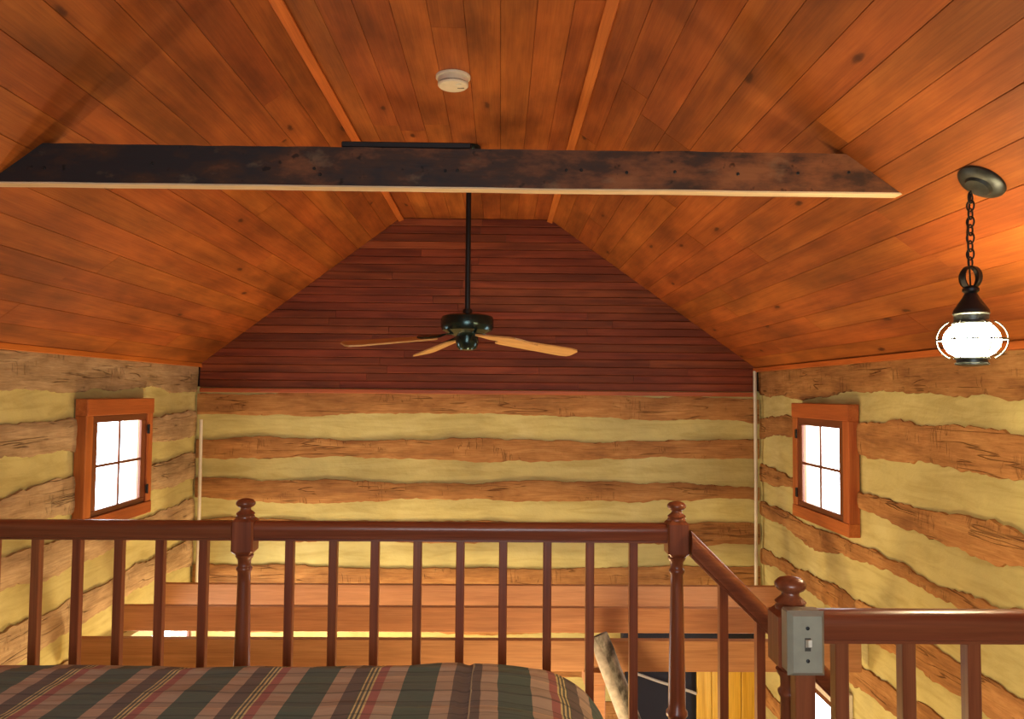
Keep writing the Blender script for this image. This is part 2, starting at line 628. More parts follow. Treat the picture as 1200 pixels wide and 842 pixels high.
def chink_wall(name, axis, plane, u0, u1, z0, z1, holes, outward, label, slopetop=None):
    """undulating plaster plane; axis 'x' -> wall spans x at y=plane; 'y' -> spans y at x=plane"""
    us = [u0]
    while us[-1] < u1 - 0.06:
        us.append(us[-1] + 0.09)
    us.append(u1)
    zs = [z0]
    while zs[-1] < z1 - 0.03:
        zs.append(zs[-1] + 0.05)
    zs.append(z1)
    for h in holes:
        us += [h[0], h[1]]
        zs += [h[2], h[3]]

    def clean(a):
        a = sorted(a)
        out = [a[0]]
        for q in a[1:]:
            if q - out[-1] > 1e-4:
                out.append(q)
        return out
    us, zs = clean(us), clean(zs)
    V, F = [], []
    for u in us:
        for z in zs:
            w = plane + outward * (0.004 + 0.010 * fbm(u * 1.7, z * 4, plane))
            V.append((u, w, z) if axis == 'x' else (w, u, z))
    nz = len(zs)
    for i in range(len(us) - 1):
        for j in range(nz - 1):
            uc, zc = (us[i] + us[i + 1]) / 2, (zs[j] + zs[j + 1]) / 2
            if any(h[0] < uc < h[1] and h[2] < zc < h[3] for h in holes):
                continue
            F.append((i * nz + j, (i + 1) * nz + j, (i + 1) * nz + j + 1, i * nz + j + 1))
    # outer skin so that the wall has its thickness
    k = len(V)
    for u in us:
        for z in zs:
            w = plane + outward * 0.10
            V.append((u, w, z) if axis == 'x' else (w, u, z))
    for i in range(len(us) - 1):
        for j in range(nz - 1):
            uc, zc = (us[i] + us[i + 1]) / 2, (zs[j] + zs[j + 1]) / 2
            if any(h[0] < uc < h[1] and h[2] < zc < h[3] for h in holes):
                continue
            F.append((k + i * nz + j, k + i * nz + j + 1, k + (i + 1) * nz + j + 1, k + (i + 1) * nz + j))
    o = mesh(name, V, F, M['chink'], smooth=60)
    return tag(o, label, 'wall', kind='structure')


def log(parent, axis, plane, u0, u1, zb, zt, inward, mat, seed, proud=0.015, wob=0.02):
    """one hewn log with ragged edges, its face proud of the plaster"""
    L = u1 - u0
    n = max(6, int(L / 0.028))
    rows = 5
    V, F = [], []
    uc, zc = (u0 + u1) / 2, (zb + zt) / 2
    for i in range(n + 1):
        u = u0 + L * i / n
        e1 = wob * 1.9 * fbm(u * 0.75, seed * 3.1, 0.3) + 0.6 * wob * fbm(u * 4, seed * 2.2, 1.3) + 0.38 * wob * fbm(u * 24, seed, 2.1)
        e2 = wob * 1.9 * fbm(u * 0.75, seed * 3.7, 5.3) + 0.6 * wob * fbm(u * 4, seed * 2.9, 6.3) + 0.38 * wob * fbm(u * 24, seed, 7.1)
        b, t = zb + e1, zt + e2
        for k in range(rows + 3):
            if k == 0:
                z, dpt = b - 0.002, -0.02
            elif k == rows + 2:
                z, dpt = t + 0.002, -0.02
            else:
                q = (k - 1) / rows
                z = b + (t - b) * q
                edge = min(q, 1 - q)
                dpt = proud * (0.55 + 0.45 * min(1, edge / 0.2)) + 0.005 * fbm(u * 3, z * 10, seed) + 0.0025 * fbm(u * 16, z * 30, seed)
            w = inward * dpt
            V.append((u - uc, w, z - zc) if axis == 'x' else (w, u - uc, z - zc))
    m2 = rows + 3
    for i in range(n):
        for k in range(m2 - 1):
            F.append((i * m2 + k, (i + 1) * m2 + k, (i + 1) * m2 + k + 1, i * m2 + k + 1))
    F.append(tuple(range(m2)))
    F.append(tuple(n * m2 + k for k in range(m2)))
    o = mesh('log', V, F, mat, parent, smooth=50)
    o.location = (uc, plane, zc) if axis == 'x' else (plane, uc, zc)
    return o


SIDE = [(1.315, 1.545), (0.98, 1.145), (0.645, 0.815), (0.355, 0.515), (0.02, 0.19), (-0.32, -0.14), (-0.66, -0.48), (-1.00, -0.82),
        (-1.34, -1.16), (-1.68, -1.50), (-2.02, -1.84), (-2.32, -2.18)]
SIDE_R = SIDE[:1] + [(zb + 0.018, zt - 0.015) for zb, zt in SIDE[1:]]
BACK = [(1.132, 1.305), (0.815, 0.958), (0.500, 0.630), (0.180, 0.34), (-0.155, 0.0), (-0.49, -0.32), (-0.83, -0.66), (-1.17, -1.0),
        (-1.51, -1.34), (-1.85, -1.68), (-2.19, -2.02)]

# holes: u0,u1,z0,z1
WIN_L = (4.27, 4.985, 0.57, 1.215)
WIN_R = (4.30, 5.03, 0.57, 1.215)
WIN_LG = (4.55, 5.82, -1.25, -0.22)
WIN_RG = (4.42, 5.20, -1.45, -0.42)
DOOR = (0.975, 1.955, -2.30, -0.60)


def log_rows(parent, axis, plane, u0, u1, rows, inward, mat, holes, s0, wob=0.02):
    for i, (zb, zt) in enumerate(rows):
        segs = [(u0, u1)]
        for h in holes:
            if zt > h[2] + 0.01 and zb < h[3] - 0.01:
                new = []
                for a, b in segs:
                    if h[1] <= a or h[0] >= b:
                        new.append((a, b))
                    else:
                        if h[0] - a > 0.05:
                            new.append((a, h[0] - 0.015))
                        if b - h[1] > 0.05:
                            new.append((h[1] + 0.015, b))
                segs = new
        for k, (a, b) in enumerate(segs):
            log(parent, axis, plane, a, b, zb, zt, inward, mat, s0 + i * 1.7, wob=wob)


wall_back = chink_wall('wall_back', 'x', YB + 0.02, XL - 0.05, XR + 0.05, ZG, 1.34, [DOOR], 1,
                       'far wall of hewn logs and yellow chinking below the gable')
log_rows(wall_back, 'x', YB + 0.02, XL - 0.02, XR + 0.02, BACK, -1, M['log'], [DOOR], 11)
wall_left = chink_wall('wall_left', 'y', XL - 0.03, YF, YB + 0.05, ZG, 1.56, [WIN_L, WIN_LG], -1,
                       'left log wall with pale chinking and a small window')
log_rows(wall_left, 'y', XL - 0.03, YF, YB, SIDE, 1, M['log_daylit'], [WIN_L, WIN_LG], 41, 0.026)
wall_right = chink_wall('wall_right', 'y', XR + 0.03, YF, YB + 0.05, ZG, 1.56, [WIN_R, WIN_RG], 1,
                        'right log wall with yellow chinking beside the hanging lantern')
log_rows(wall_right, 'y', XR + 0.03, YF, YB, SIDE_R, -1, M['log'], [WIN_R, WIN_RG], 73, 0.03)

# wall behind the camera, with its gable window
FWIN = (-0.9, 0.7, 0.75, 1.85)
V, F = [], []
xs = [XL - 0.1, FWIN[0], FWIN[1], XR + 0.1]
zs = [ZG, FWIN[2], FWIN[3], ZT + 0.06]
for i in range(3):
    for j in range(3):
        if i == 1 and j == 1:
            continue
        k = len(V)
        V += [(xs[i], YF, zs[j]), (xs[i + 1], YF, zs[j]), (xs[i + 1], YF, zs[j + 1]), (xs[i], YF, zs[j + 1])]
        F.append((k, k + 1, k + 2, k + 3))
wall_front = tag(mesh('wall_front', V, F, M['trimred']), 'plank wall at the near end of the loft behind the viewer', 'wall', kind='structure')

# ------------------------------------------------------------------ gable of narrow boards
wg = bpy.data.meshes.new('wall_gable')
wall_gable = mesh('wall_gable', [(XL - 0.1, YB + 0.05, 1.3), (XR + 0.1, YB + 0.05, 1.3), (XR + 0.1, YB + 0.05, ZE), (FR, YB + 0.05, ZT + 0.05),
                                 (FL, YB + 0.05, ZT + 0.05), (XL - 0.1, YB + 0.05, ZE)], [(0, 1, 2, 3, 4, 5)], M['backing'])
tag(wall_gable, 'dark red gable of narrow horizontal boards behind the fan', 'wall', kind='structure')
sl = (ZT - ZE) / (FL - XL)
sr = (ZT - ZE) / (XR - FR)


def xlim(z):
    a = XL if z < ZE else XL + (z - ZE) / sl
    b = XR if z < ZE else XR - (z - ZE) / sr
    return a, b


z = 1.345
pitch = 0.0602
while z < ZT - 0.005:
    z1 = min(z + pitch - 0.002, ZT)
    a0, b0 = xlim(z)
    a1, b1 = xlim(z1)
    cuts = [None]
    x = a0 + random.uniform(0.5, 1.6)
    while x < b0 - 0.5:
        cuts.append(x)
        x += random.uniform(1.0, 2.2)
    cuts.append(None)
    for k in range(len(cuts) - 1):
        xa0, xa1 = (a0, a1) if cuts[k] is None else (cuts[k] + 0.001,) * 2
        xb0, xb1 = (b0, b1) if cuts[k + 1] is None else (cuts[k + 1] - 0.001,) * 2
        yf = random.uniform(-0.001, 0.001)
        c = 0.004
        xc, zc = (xa0 + xb0) / 2, (z + z1) / 2
        V = [(xa0, 0.03, z), (xb0, 0.03, z), (xb1, 0.03, z1), (xa1, 0.03, z1),
             (xa0, yf + c, z), (xb0, yf + c, z), (xb1, yf + c, z1), (xa1, yf + c, z1),
             (xa0, yf, z + c), (xb0, yf, z + c), (xb1, yf, z1 - c), (xa1, yf, z1 - c)]
        V = [(p[0] - xc, p[1], p[2] - zc) for p in V]
        F = [(0, 1, 2, 3), (0, 4, 5, 1), (3, 2, 6, 7), (4, 8, 9, 5), (7, 6, 10, 11), (8, 11, 10, 9), (0, 3, 7, 4), (1, 5, 6, 2), (4, 7, 11, 8), (5, 9, 10, 6)]
        o = mesh('gable_board', V, F, M['gable'], wall_gable)
        o.location = (xc, YB, zc)
    z += pitch
tag(box('trim_3', XL + 0.01, XR - 0.01, YB - 0.035, YB + 0.03, 1.308, 1.342, M['trimred'], b=0.005), 'thin red brown ledge trim along the foot of the gable', 'trim', kind='structure')
# frieze strips under the eaves
for i, (x, s) in enumerate(((XL, 1), (XR, -1))):
    x0, x1 = sorted((x - 0.03 * s, x + 0.012 * s))
    o = mesh('trim_%d' % (4 + i), *boxdata(-(YB - YF) / 2, (YB - YF) / 2, x0 - x, x1 - x, -0.018, 0.012, 0.002), M['ceil_trim'])
    o.matrix_world = Matrix(((0, -1, 0, x), (1, 0, 0, (YB + YF) / 2), (0, 0, 1, ZE - 0.006), (0, 0, 0, 1)))
    if s > 0:
        o.matrix_world = Matrix(((0, 1, 0, x), (-1, 0, 0, (YB + YF) / 2), (0, 0, 1, ZE - 0.006), (0, 0, 0, 1)))
    tag(o, ('thin eave strip between the left log wall and ceiling' if s > 0 else 'thin eave strip between the right log wall and ceiling'), 'trim', kind='structure')


# ------------------------------------------------------------------ windows in the side walls
def side_window(idx, x, s, y0, y1, z0, z1, glass, label, cas=None):
    """x wall face, s = +1 when the room lies towards +x; frame outline y0..z1, glass (gy0,gy1,gz0,gz1)"""
    gy0, gy1, gz0, gz1 = glass
    cas = cas or M['casing']
    r = empty('window_%d' % idx, (x, (y0 + y1) / 2, z0), label, 'window', kind='structure')
    ox, oy, oz = r.location

    def bx(name, xa, xb, ya, yb, za, zb, mat, parent=r, b=0.003):
        xa, xb = sorted((xa * s, xb * s))
        v, f = boxdata(-(xb - xa) / 2, (xb - xa) / 2, -(yb - ya) / 2, (yb - ya) / 2, -(zb - za) / 2, (zb - za) / 2, b)
        o = mesh(name, v, f, mat, parent)
        o.location = ((xa + xb) / 2, (ya + yb) / 2 - oy, (za + zb) / 2 - oz)
        return o
    cw = 0.075
    P = 0.032
    ch = cw + 0.02
    # casing boards, proud of the logs
    bx('casing_board', -0.031, P + 0.006, y0, y1, z1 - ch, z1, cas['y'])
    bx('casing_board', -0.031, P + 0.004, y0, y1, z0, z0 + cw, cas['y'])
    bx('casing_board', -0.031, P, y0, y0 + cw, z0 + cw, z1 - ch, cas['z'])
    bx('casing_board', -0.031, P, y1 - cw, y1, z0 + cw, z1 - ch, cas['z'])
    # jamb lining through the wall
    for (ya, yb, za, zb) in ((y0 + 0.02, y1 - 0.02, z0 + 0.02, z0 + 0.045), (y0 + 0.02, y1 - 0.02, z1 - 0.045, z1 - 0.02),
                             (y0 + 0.02, y0 + 0.045, z0 + 0.045, z1 - 0.045), (y1 - 0.045, y1 - 0.02, z0 + 0.045, z1 - 0.045)):
        bx('jamb', -0.14, -0.032, ya, yb, za, zb, M['jamb'])
    # sash
    sy0, sy1, sz0, sz1 = y0 + cw, y1 - cw, z0 + cw, z1 - ch
    sash = empty_part('sash', r)
    d0, d1 = 0.006, 0.024
    bx('sash_rail', d0, d1, sy0, sy1, gz1, sz1, M['sash']['y'], sash)
    bx('sash_rail', d0, d1, sy0, sy1, sz0, gz0, M['sash']['y'], sash)
    bx('stile', d0, d1, sy0, gy0, gz0, gz1, M['sash']['z'], sash)
    bx('stile', d0, d1, gy1, sy1, gz0, gz1, M['sash']['z'], sash)
    ym, zm = (gy0 + gy1) / 2, (gz0 + gz1) / 2
    mw = 0.0085
    bx('muntin', d0 + 0.004, d1 - 0.004, ym - mw, ym + mw, gz0, gz1, M['sash']['z'], sash, 0.002)
    bx('muntin', d0 + 0.004, d1 - 0.005, gy0, gy1, zm - mw, zm + mw, M['sash']['y'], sash, 0.002)
    for (ya, yb) in ((gy0, ym - mw), (ym + mw, gy1)):
        for (za, zb) in ((gz0, zm - mw), (zm + mw, gz1)):
            bx('pane', 0.012, 0.014, ya, yb, za, zb, M['glass'], sash, 0)
    # two butt hinges on the far stile
    for zz in (gz0 + 0.05, gz1 - 0.06):
        hv, hf = join(boxdata(-0.003, 0.003, -0.014, 0.014, -0.028, 0.028, 0.001), lathe([(0.006, -0.03), (0.006, 0.03)], 8, (0.004, 0)))
        o = mesh('hinge', hv, hf, M['iron'], r)
        o.location = ((P + 0.004) * s, sy1 + 0.004 - oy, zz - oz)
    return r


def empty_part(name, parent):
    o = bpy.data.objects.new(name, None)
    o.empty_display_size = 0.05
    C.objects.link(o)
    o.parent = parent
    return o


side_window(1, XL, 1, 4.225, 5.03, 0.53, 1.265, (4.363, 4.893, 0.638, 1.129), 'four pane window with orange casing in the left log wall')
side_window(2, XR, -1, 4.255, 5.075, 0.53, 1.27, (4.393, 4.938, 0.638, 1.129), 'four pane window with orange casing in the right log wall')
side_window(3, XL, 1, 4.50, 5.845, -1.30, -0.19, (4.61, 5.735, -1.19, -0.29), 'ground floor window low in the left wall below the joists', {a: M['jamb'] for a in 'xyz'})
side_window(4, XR, -1, 4.37, 5.25, -1.50, -0.37, (4.51, 5.11, -1.37, -0.51), 'bright ground floor window in the right wall behind the switch post', {a: M['jamb'] for a in 'xyz'})
for (x, w, s) in ((XL - 0.17, WIN_L, 1), (XR + 0.17, WIN_R, -1), (XL - 0.17, WIN_LG, 1), (XR + 0.17, WIN_RG, -1)):
    portal((x, (w[0] + w[1]) / 2, (w[2] + w[3]) / 2), (0, -s * PI / 2, 0), w[3] - w[2], w[1] - w[0])
portal(((FWIN[0] + FWIN[1]) / 2, YF - 0.01, (FWIN[2] + FWIN[3]) / 2), (PI / 2, 0, 0), FWIN[1] - FWIN[0], FWIN[3] - FWIN[2])

# ------------------------------------------------------------------ floors
gf = tag(box('floor', XL - 0.05, XR + 0.05, YF, YB + 0.1, ZG - 0.06, ZG, M['floor']), 'plank floor of the ground storey seen between the joists', 'floor', kind='structure')
lf = empty('floor_loft', (0, 0, 0), 'plank floor of the sleeping loft under the bed', 'floor', kind='structure')
y = YF
while y < RY + 0.04:
    y1 = min(y + 0.2, RY + 0.05)
    xe = XR - 0.02 if y1 < 1.56 else 0.615
    box('floor_plank', XL + 0.04, xe, y + 0.001, y1 - 0.001, -0.028, 0, M['floor'], lf, 0.002)
    y = y1
box('rim_joist', XL + 0.04, 0.615, RY + 0.005, RY + 0.05, -0.2, -0.028, M['joist'], lf, 0.004)

# ------------------------------------------------------------------ exposed joists
for i, (jy, jt, jh, lab) in enumerate(((5.27, 0.010, 0.165, 'farthest exposed pine joist nearest the log end wall'), (4.715, 0.014, 0.150, 'middle one of three exposed pine joists beyond the railing'),
                               (4.162, -0.006, 0.165, 'nearest exposed pine joist, seen just above the bedspread'))):
    L = XR - XL - 0.03
    v, f = boxdata(-L / 2, L / 2, 0, 0.045, -jh, 0, 0.003)
    o = tag(mesh('floor_joist', v, f, M['joist']), lab, 'joist', 'exposed floor joists')
    o.location = ((XL + XR) / 2, jy, jt)

# ------------------------------------------------------------------ ground floor doorway and plank door on the far wall
d1 = tag(box('door_1', 0.965, 1.96, YB + 0.012, YB + 0.1, ZG, -0.62, M['navy'], b=0.004), 'dark navy doorway low on the far wall under the joists', 'door', kind='structure')
d2 = empty('door_2', (1.72, YB, ZG), 'bright yellow plank door low on the far wall', 'door', kind='structure')
for k in range(4):
    v, f = boxdata(-0.054, 0.054, -0.02, 0.01, 0, 1.69, 0.004)
    o = mesh('door_plank', v, f, M['yellow_plank'], d2)
    o.location = (-0.168 + k * 0.112, -0.025, 0)
o = box('ledge_batten', -0.2, 0.2, -0.062, -0.045, 0.3, 0.42, M['yellow_plank'], d2, 0.003)
tag(box('trim_6', 0.93, XR - 0.03, YB - 0.075, YB + 0.06, -0.60, -0.46, M['navy'], b=0.006), 'dark bar above the navy doorway and yellow plank door', 'trim', kind='structure')  # one dark bar across the top of both doors
V, F = tube([(1.0, YB - 0.05, -0.76), (1.2, YB - 0.045, -0.83), (1.45, YB - 0.05, -0.905), (1.49, YB - 0.05, -0.92)], 0.011, 8)
tag(mesh('handrail_rod', V, F, M['cable'], smooth=60), 'thin pale rod slanting across the dark navy doorway', 'rod')

# corner conduits
for (x, zt, zb, lab) in ((XL + 0.035, 1.10, -0.20, 'thin white pipe standing in the left far corner'),
                         (XR - 0.03, 1.505, -0.16, 'thin white pipe standing in the right far corner')):
    V, F = tube([(x, YB - 0.045, zb), (x + 0.004, YB - 0.045, (zb + zt) / 2), (x, YB - 0.045, zt)], 0.013, 10)
    pr = tag(mesh('wall_pipe', V, F, M['white_pipe'], smooth=60), lab, 'pipe', 'white corner pipes')

# ------------------------------------------------------------------ tie beam
BZB, BZT = EYE + 0.6763, EYE + 0.8086
a0, b0 = xlim(BZB)
a1, b1 = xlim(BZT)
bm_root = empty('tie_beam', (0, 2.515, BZB), 'dark stained tie beam crossing the room below the ceiling', 'beam')
n = 60
V, F = [], []
for i in range(n + 1):
    t = i / n
    for (yy, zz, xa, xb) in ((-0.024, 0.005, a0, b0), (-0.024, BZT - BZB, a1, b1), (0.024, BZT - BZB, a1, b1), (0.024, 0.005, a0, b0)):
        x = xa + (xb - xa) * t
        V.append((x, yy + 0.002 * fbm(x * 2, zz, 1), zz + 0.003 * fbm(x * 1.3, zz, 2) + (0.0025 * fbm(x * 9, zz, 3) if zz > 0.05 else 0)))
for i in range(n):
    for k in range(4):
        k2 = (k + 1) % 4
        F.append((i * 4 + k, i * 4 + k2, (i + 1) * 4 + k2, (i + 1) * 4 + k))
F += [(0, 1, 2, 3), tuple(n * 4 + k for k in range(4))]
mesh('beam_body', V, F, M['beam'], bm_root)
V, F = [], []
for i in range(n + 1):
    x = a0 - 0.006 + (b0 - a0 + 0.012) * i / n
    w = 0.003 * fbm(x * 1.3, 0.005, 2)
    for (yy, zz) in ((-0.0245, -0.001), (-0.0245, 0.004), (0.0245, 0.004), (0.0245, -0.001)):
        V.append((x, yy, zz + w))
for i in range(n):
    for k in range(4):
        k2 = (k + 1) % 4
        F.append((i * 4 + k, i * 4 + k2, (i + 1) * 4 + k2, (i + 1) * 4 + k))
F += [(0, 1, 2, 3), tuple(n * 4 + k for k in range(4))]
o = mesh('bottom_edge', V, F, M['bare'], bm_root)  # thin strip along the bottom, paler than the beam body
o['label'] = 'pale underside of the beam'
nail_me = None
for (px, pz) in ((-0.62, 0.06), (-0.60, 0.04), (-0.19, 0.058), (-0.15, 0.06), (0.21, 0.065), (0.26, 0.066), (0.41, 0.06), (0.57, 0.064),
                 (-1.5, 0.05), (-1.15, 0.07), (0.78, 0.06), (0.98, 0.065), (1.15, 0.07)):
    if nail_me is None:
        v, f = lathe([(0.0055, 0), (0.0055, 0.003), (0.003, 0.0045)], 8)
        v = [(a, -c, b) for a, b, c in v]
        o = mesh('nail', v, f, M['iron'], bm_root)
        nail_me = o.data
    else:
        o = link('nail', nail_me, None, bm_root)
    o.location = (px, -0.0235, pz)
v, f = boxdata(-0.214, 0.214, -0.018, 0.018, 0, 0.02, 0.003)
o = tag(mesh('metal_strip', v, f, M['iron']), 'black metal strip lying on top of the tie beam', 'bracket')
o.location = (-0.32, 2.515, BZT + 0.003)

# ------------------------------------------------------------------ smoke detector
sd = empty('smoke_detector', (-0.216, 3.215, ZT), 'round ivory smoke detector on the flat ceiling', 'smoke detector')
sd.scale = (1.03, 1.03, 0.74)
mesh('base_ring', *lathe([(0.072, 0), (0.072, -0.012), (0.069, -0.016)], 36), M['plastic'], sd, smooth=40)
mesh('cover', *lathe([(0.064, -0.014), (0.063, -0.040), (0.0635, -0.044)], 36), M['plastic'], sd, smooth=40)
mesh('vent_slot', *lathe([(0.0605, -0.043), (0.0605, -0.049)], 36), M['slot'], sd, smooth=40)
mesh('face_disc', *lathe([(0.0635, -0.048), (0.0635, -0.054), (0.058, -0.061), (0.03, -0.064), (0.001, -0.064)], 36), M['plastic'], sd, smooth=40)
mesh('test_button', *[(lambda v, f: ([(a + 0.025, b - 0.022, c) for a, b, c in v], f))(*lathe([(0.014, -0.060), (0.014, -0.0655), (0.011, -0.067)], 18))][0], M['toggle'], sd, smooth=40)
v, f = boxdata(0.018, 0.046, 0.006, 0.012, -0.0645, -0.060)
mesh('grille_slot', v, f, M['slot'], sd)

# ------------------------------------------------------------------ ceiling fan
FX, FY = -0.185, 4.15
fan = empty('ceiling_fan', (FX, FY, ZT), 'dark metal ceiling fan with four wooden blades on a long rod', 'ceiling fan')
mesh('canopy', *lathe([(0.065, 0), (0.065, -0.02), (0.05, -0.05), (0.02, -0.065)], 28), M['fanmetal'], fan, smooth=40)
mesh('downrod', *lathe([(0.0145, -0.05), (0.0145, -0.90)], 16), M['iron'], fan, smooth=40)
zm = 1.742 - ZT
mesh('coupling', *lathe([(0.022, zm + 0.03), (0.026, zm + 0.025), (0.026, zm + 0.005), (0.05, zm - 0.004)], 20), M['iron'], fan, smooth=40)
mesh('motor_housing', *lathe([(0.03, zm + 0.002), (0.11, zm - 0.002), (0.138, zm - 0.012), (0.144, zm - 0.03), (0.144, zm - 0.07), (0.136, zm - 0.088), (0.10, zm - 0.103),
                              (0.07, zm - 0.118)], 40), M['fanmetal'], fan, smooth=35)
mesh('switch_cup', *lathe([(0.06, zm - 0.112), (0.062, zm - 0.15), (0.056, zm - 0.178), (0.044, zm - 0.192), (0.012, zm - 0.196)], 28), M['fanmetal'], fan, smooth=40)


def fan_blade(ang):
    r0, r1 = 0.19, 0.685
    out = [(r0, -0.042), (r0 + 0.03, -0.052), (r1 - 0.06, -0.072), (r1 - 0.015, -0.062), (r1, -0.04), (r1, 0.04), (r1 - 0.015, 0.062), (r1 - 0.06, 0.072),
           (r0 + 0.03, 0.052), (r0, 0.042)]
    pit = math.radians(-12)
    V = []
    for zz in (0, 0.008):
        for r, w in out:
            V.append((r, w * math.cos(pit), zz + w * math.sin(pit) - 0.11 * (r - r0)))
    nn = len(out)
    F = [tuple(range(nn)), tuple(range(2 * nn - 1, nn - 1, -1))] + [(i, (i + 1) % nn, nn + (i + 1) % nn, nn + i) for i in range(nn)]
    b = mesh('blade', V, F, M['blade'], fan)
    b.location = (0, 0, zm - 0.138)
    b.rotation_euler = (0, 0, ang)
    iv, i_f = join(prism([(0.05, -0.012), (0.13, -0.009), (0.17, -0.03), (0.27, -0.036), (0.29, 0), (0.27, 0.036), (0.17, 0.03), (0.13, 0.009), (0.05, 0.012)],
                         (0, 0, 0.0), (1, 0, 0.0), (0, math.cos(pit), math.sin(pit)), (0, 0, 1), 0.005))
    iv = [(x, y, z + 0.011 + (0.022 if x < 0.1 else 0.012 if x < 0.15 else -0.11 * max(0, x - r0))) for x, y, z in iv]
    mesh('blade_iron', iv, i_f, M['fanmetal'], b)


for k in range(4):
    fan_blade(math.radians(27) + k * PI / 2)

# ------------------------------------------------------------------ hanging lantern
lx, ly = 1.352, 2.17
sdir = Vector((XR - FR, 0, ZE - ZT)).normalized()
cn = Vector((0, 1, 0)).cross(sdir)            # into the room
cpos = Vector((1.391, 2.17, 1.940))
lan = empty('hanging_lantern', cpos, 'lit hanging lantern with wire cage on a chain from the right slope', 'lantern')
rot = Vector((0, 0, -1)).rotation_difference(cn).to_matrix()
v, f = lathe([(0.068, 0.0), (0.068, -0.006), (0.060, -0.014), (0.040, -0.018), (0.034, -0.026), (0.014, -0.030)], 32)
v = [tuple(rot @ Vector(p)) for p in v]
mesh('canopy', v, f, M['bronze'], lan, smooth=35)
zt, zb = 1.902, 1.690
nl = 9
pitch = (zt - zb) / nl
link_path = []
hl, hw = pitch * 0.68, 0.0105
for k in range(16):
    a = 2 * PI * k / 16
    link_path.append((hw * math.cos(a), 0, hl * math.sin(a)))
lv, lf_ = tube(link_path, 0.0026, 6, closed=True)
lme = None
top_off = Vector((lx, ly, zt)) - cpos
for k in range(nl):
    if lme is None:
        o = mesh('chain_link', lv, lf_, M['iron'], lan, smooth=180)
        lme = o.data
    else:
        o = link('chain_link', lme, None, lan)
    o.location = (lx - cpos.x + 0.004 * (1 - k / nl), 0, zt - pitch * (k + 0.5) - cpos.z)
    o.rotation_euler = (0, 0, (PI / 2) * (k % 2) + 0.5)
V, F = tube([(lx - cpos.x + 0.008, 0.004, zt + 0.01 - cpos.z), (lx - cpos.x - 0.005, 0.004, 1.79 - cpos.z), (lx - cpos.x + 0.002, 0.003, 1.62 - cpos.z)], 0.0025, 6)
mesh('lamp_cord', V, F, M['iron'], lan, smooth=180)


def L(prof, segs=28):
    v, f = lathe(prof, segs)
    return [(x + lx - cpos.x, y, z - cpos.z) for x, y, z in v], f


for a in (0.35, 0.35 + PI / 2):
    # wide flat loop strap
    V, F = [], []
    N = 24
    for k in range(N):
        q = 2 * PI * k / N
        for (r, w) in ((0.034, -0.008), (0.034, 0.008), (0.030, 0.008), (0.030, -0.008)):
            px, pz, py = r * 0.95 * math.cos(q), r * 1.0 * math.sin(q) + 1.658, w
            V.append((px * math.cos(a) - py * math.sin(a) + lx - cpos.x, px * math.sin(a) + py * math.cos(a), pz - cpos.z))
    for k in range(N):
        for j in range(4):
            j2 = (j + 1) % 4
            k2 = (k + 1) % N
            F.append((k * 4 + j, k * 4 + j2, k2 * 4 + j2, k2 * 4 + j))
    mesh('top_loop', V, F, M['iron'], lan, smooth=50)
mesh('roof_cone', *L([(0.012, 1.634), (0.022, 1.626), (0.022, 1.618), (0.016, 1.612), (0.022, 1.600), (0.040, 1.572), (0.046, 1.562), (0.046, 1.556)]), M['iron'], lan, smooth=35)
mesh('cap_band', *L([(0.047, 1.557), (0.048, 1.553), (0.045, 1.549), (0.045, 1.533), (0.05, 1.528), (0.05, 1.523)]), M['bronze'], lan, smooth=35)
mesh('globe', *L([(0.040, 1.524), (0.055, 1.515), (0.068, 1.498), (0.074, 1.478), (0.070, 1.458), (0.058, 1.440), (0.040, 1.430)], 32), M['globe'], lan, smooth=180)
cz = 1.478
for k in range(6):
    a = PI / 6 + k * PI / 3
    pts = []
    for q in range(13):
        th = -1.0 + 2.0 * q / 12
        r = 0.089 * math.cos(th) ** 0.75
        z_ = cz + 0.058 * math.sin(th) / math.sin(1.0) * 0.92
        pts.append((r * math.cos(a) + lx - cpos.x, r * math.sin(a), z_ - cpos.z))
    mesh('cage_wire', *tube(pts, 0.0022, 6), M['bronze'], lan, smooth=180)
ring = [(0.0895 * math.cos(2 * PI * k / 32) + lx - cpos.x, 0.0895 * math.sin(2 * PI * k / 32), cz - cpos.z) for k in range(32)]
mesh('cage_ring', *tube(ring, 0.0028, 6, closed=True), M['bronze'], lan, smooth=180)
mesh('bottom_plate', *L([(0.046, 1.428), (0.046, 1.423), (0.040, 1.421), (0.040, 1.413), (0.044, 1.411), (0.044, 1.406), (0.02, 1.402)]), M['bronze'], lan, smooth=35)


# ------------------------------------------------------------------ newel posts and railings
def block_data(h, z0, z1, c):
    """square block with chamfered ends and slightly eased arrises"""
    e = 0.006
    rings = [(h - 0.012, z0, e * 0.6), (h, z0 + c, e), (h, z1 - c, e), (h - 0.012, z1, e * 0.6)]
    V, F = [], []
    for (hh, z, ee) in rings:
        for (sx_, sy_) in ((1, 1), (-1, 1), (-1, -1), (1, -1)):
            p = [(sx_ * hh, sy_ * (hh - ee)), (sx_ * (hh - ee), sy_ * hh)]
            if sx_ * sy_ < 0:
                p.reverse()
            V += [(x, y, z) for x, y in p]
    for i in range(3):
        for k in range(8):
            k2 = (k + 1) % 8
            F.append((i * 8 + k, i * 8 + k2, (i + 1) * 8 + k2, (i + 1) * 8 + k))
    F += [tuple(range(8)), tuple(24 + k for k in range(8))]
    return V, F


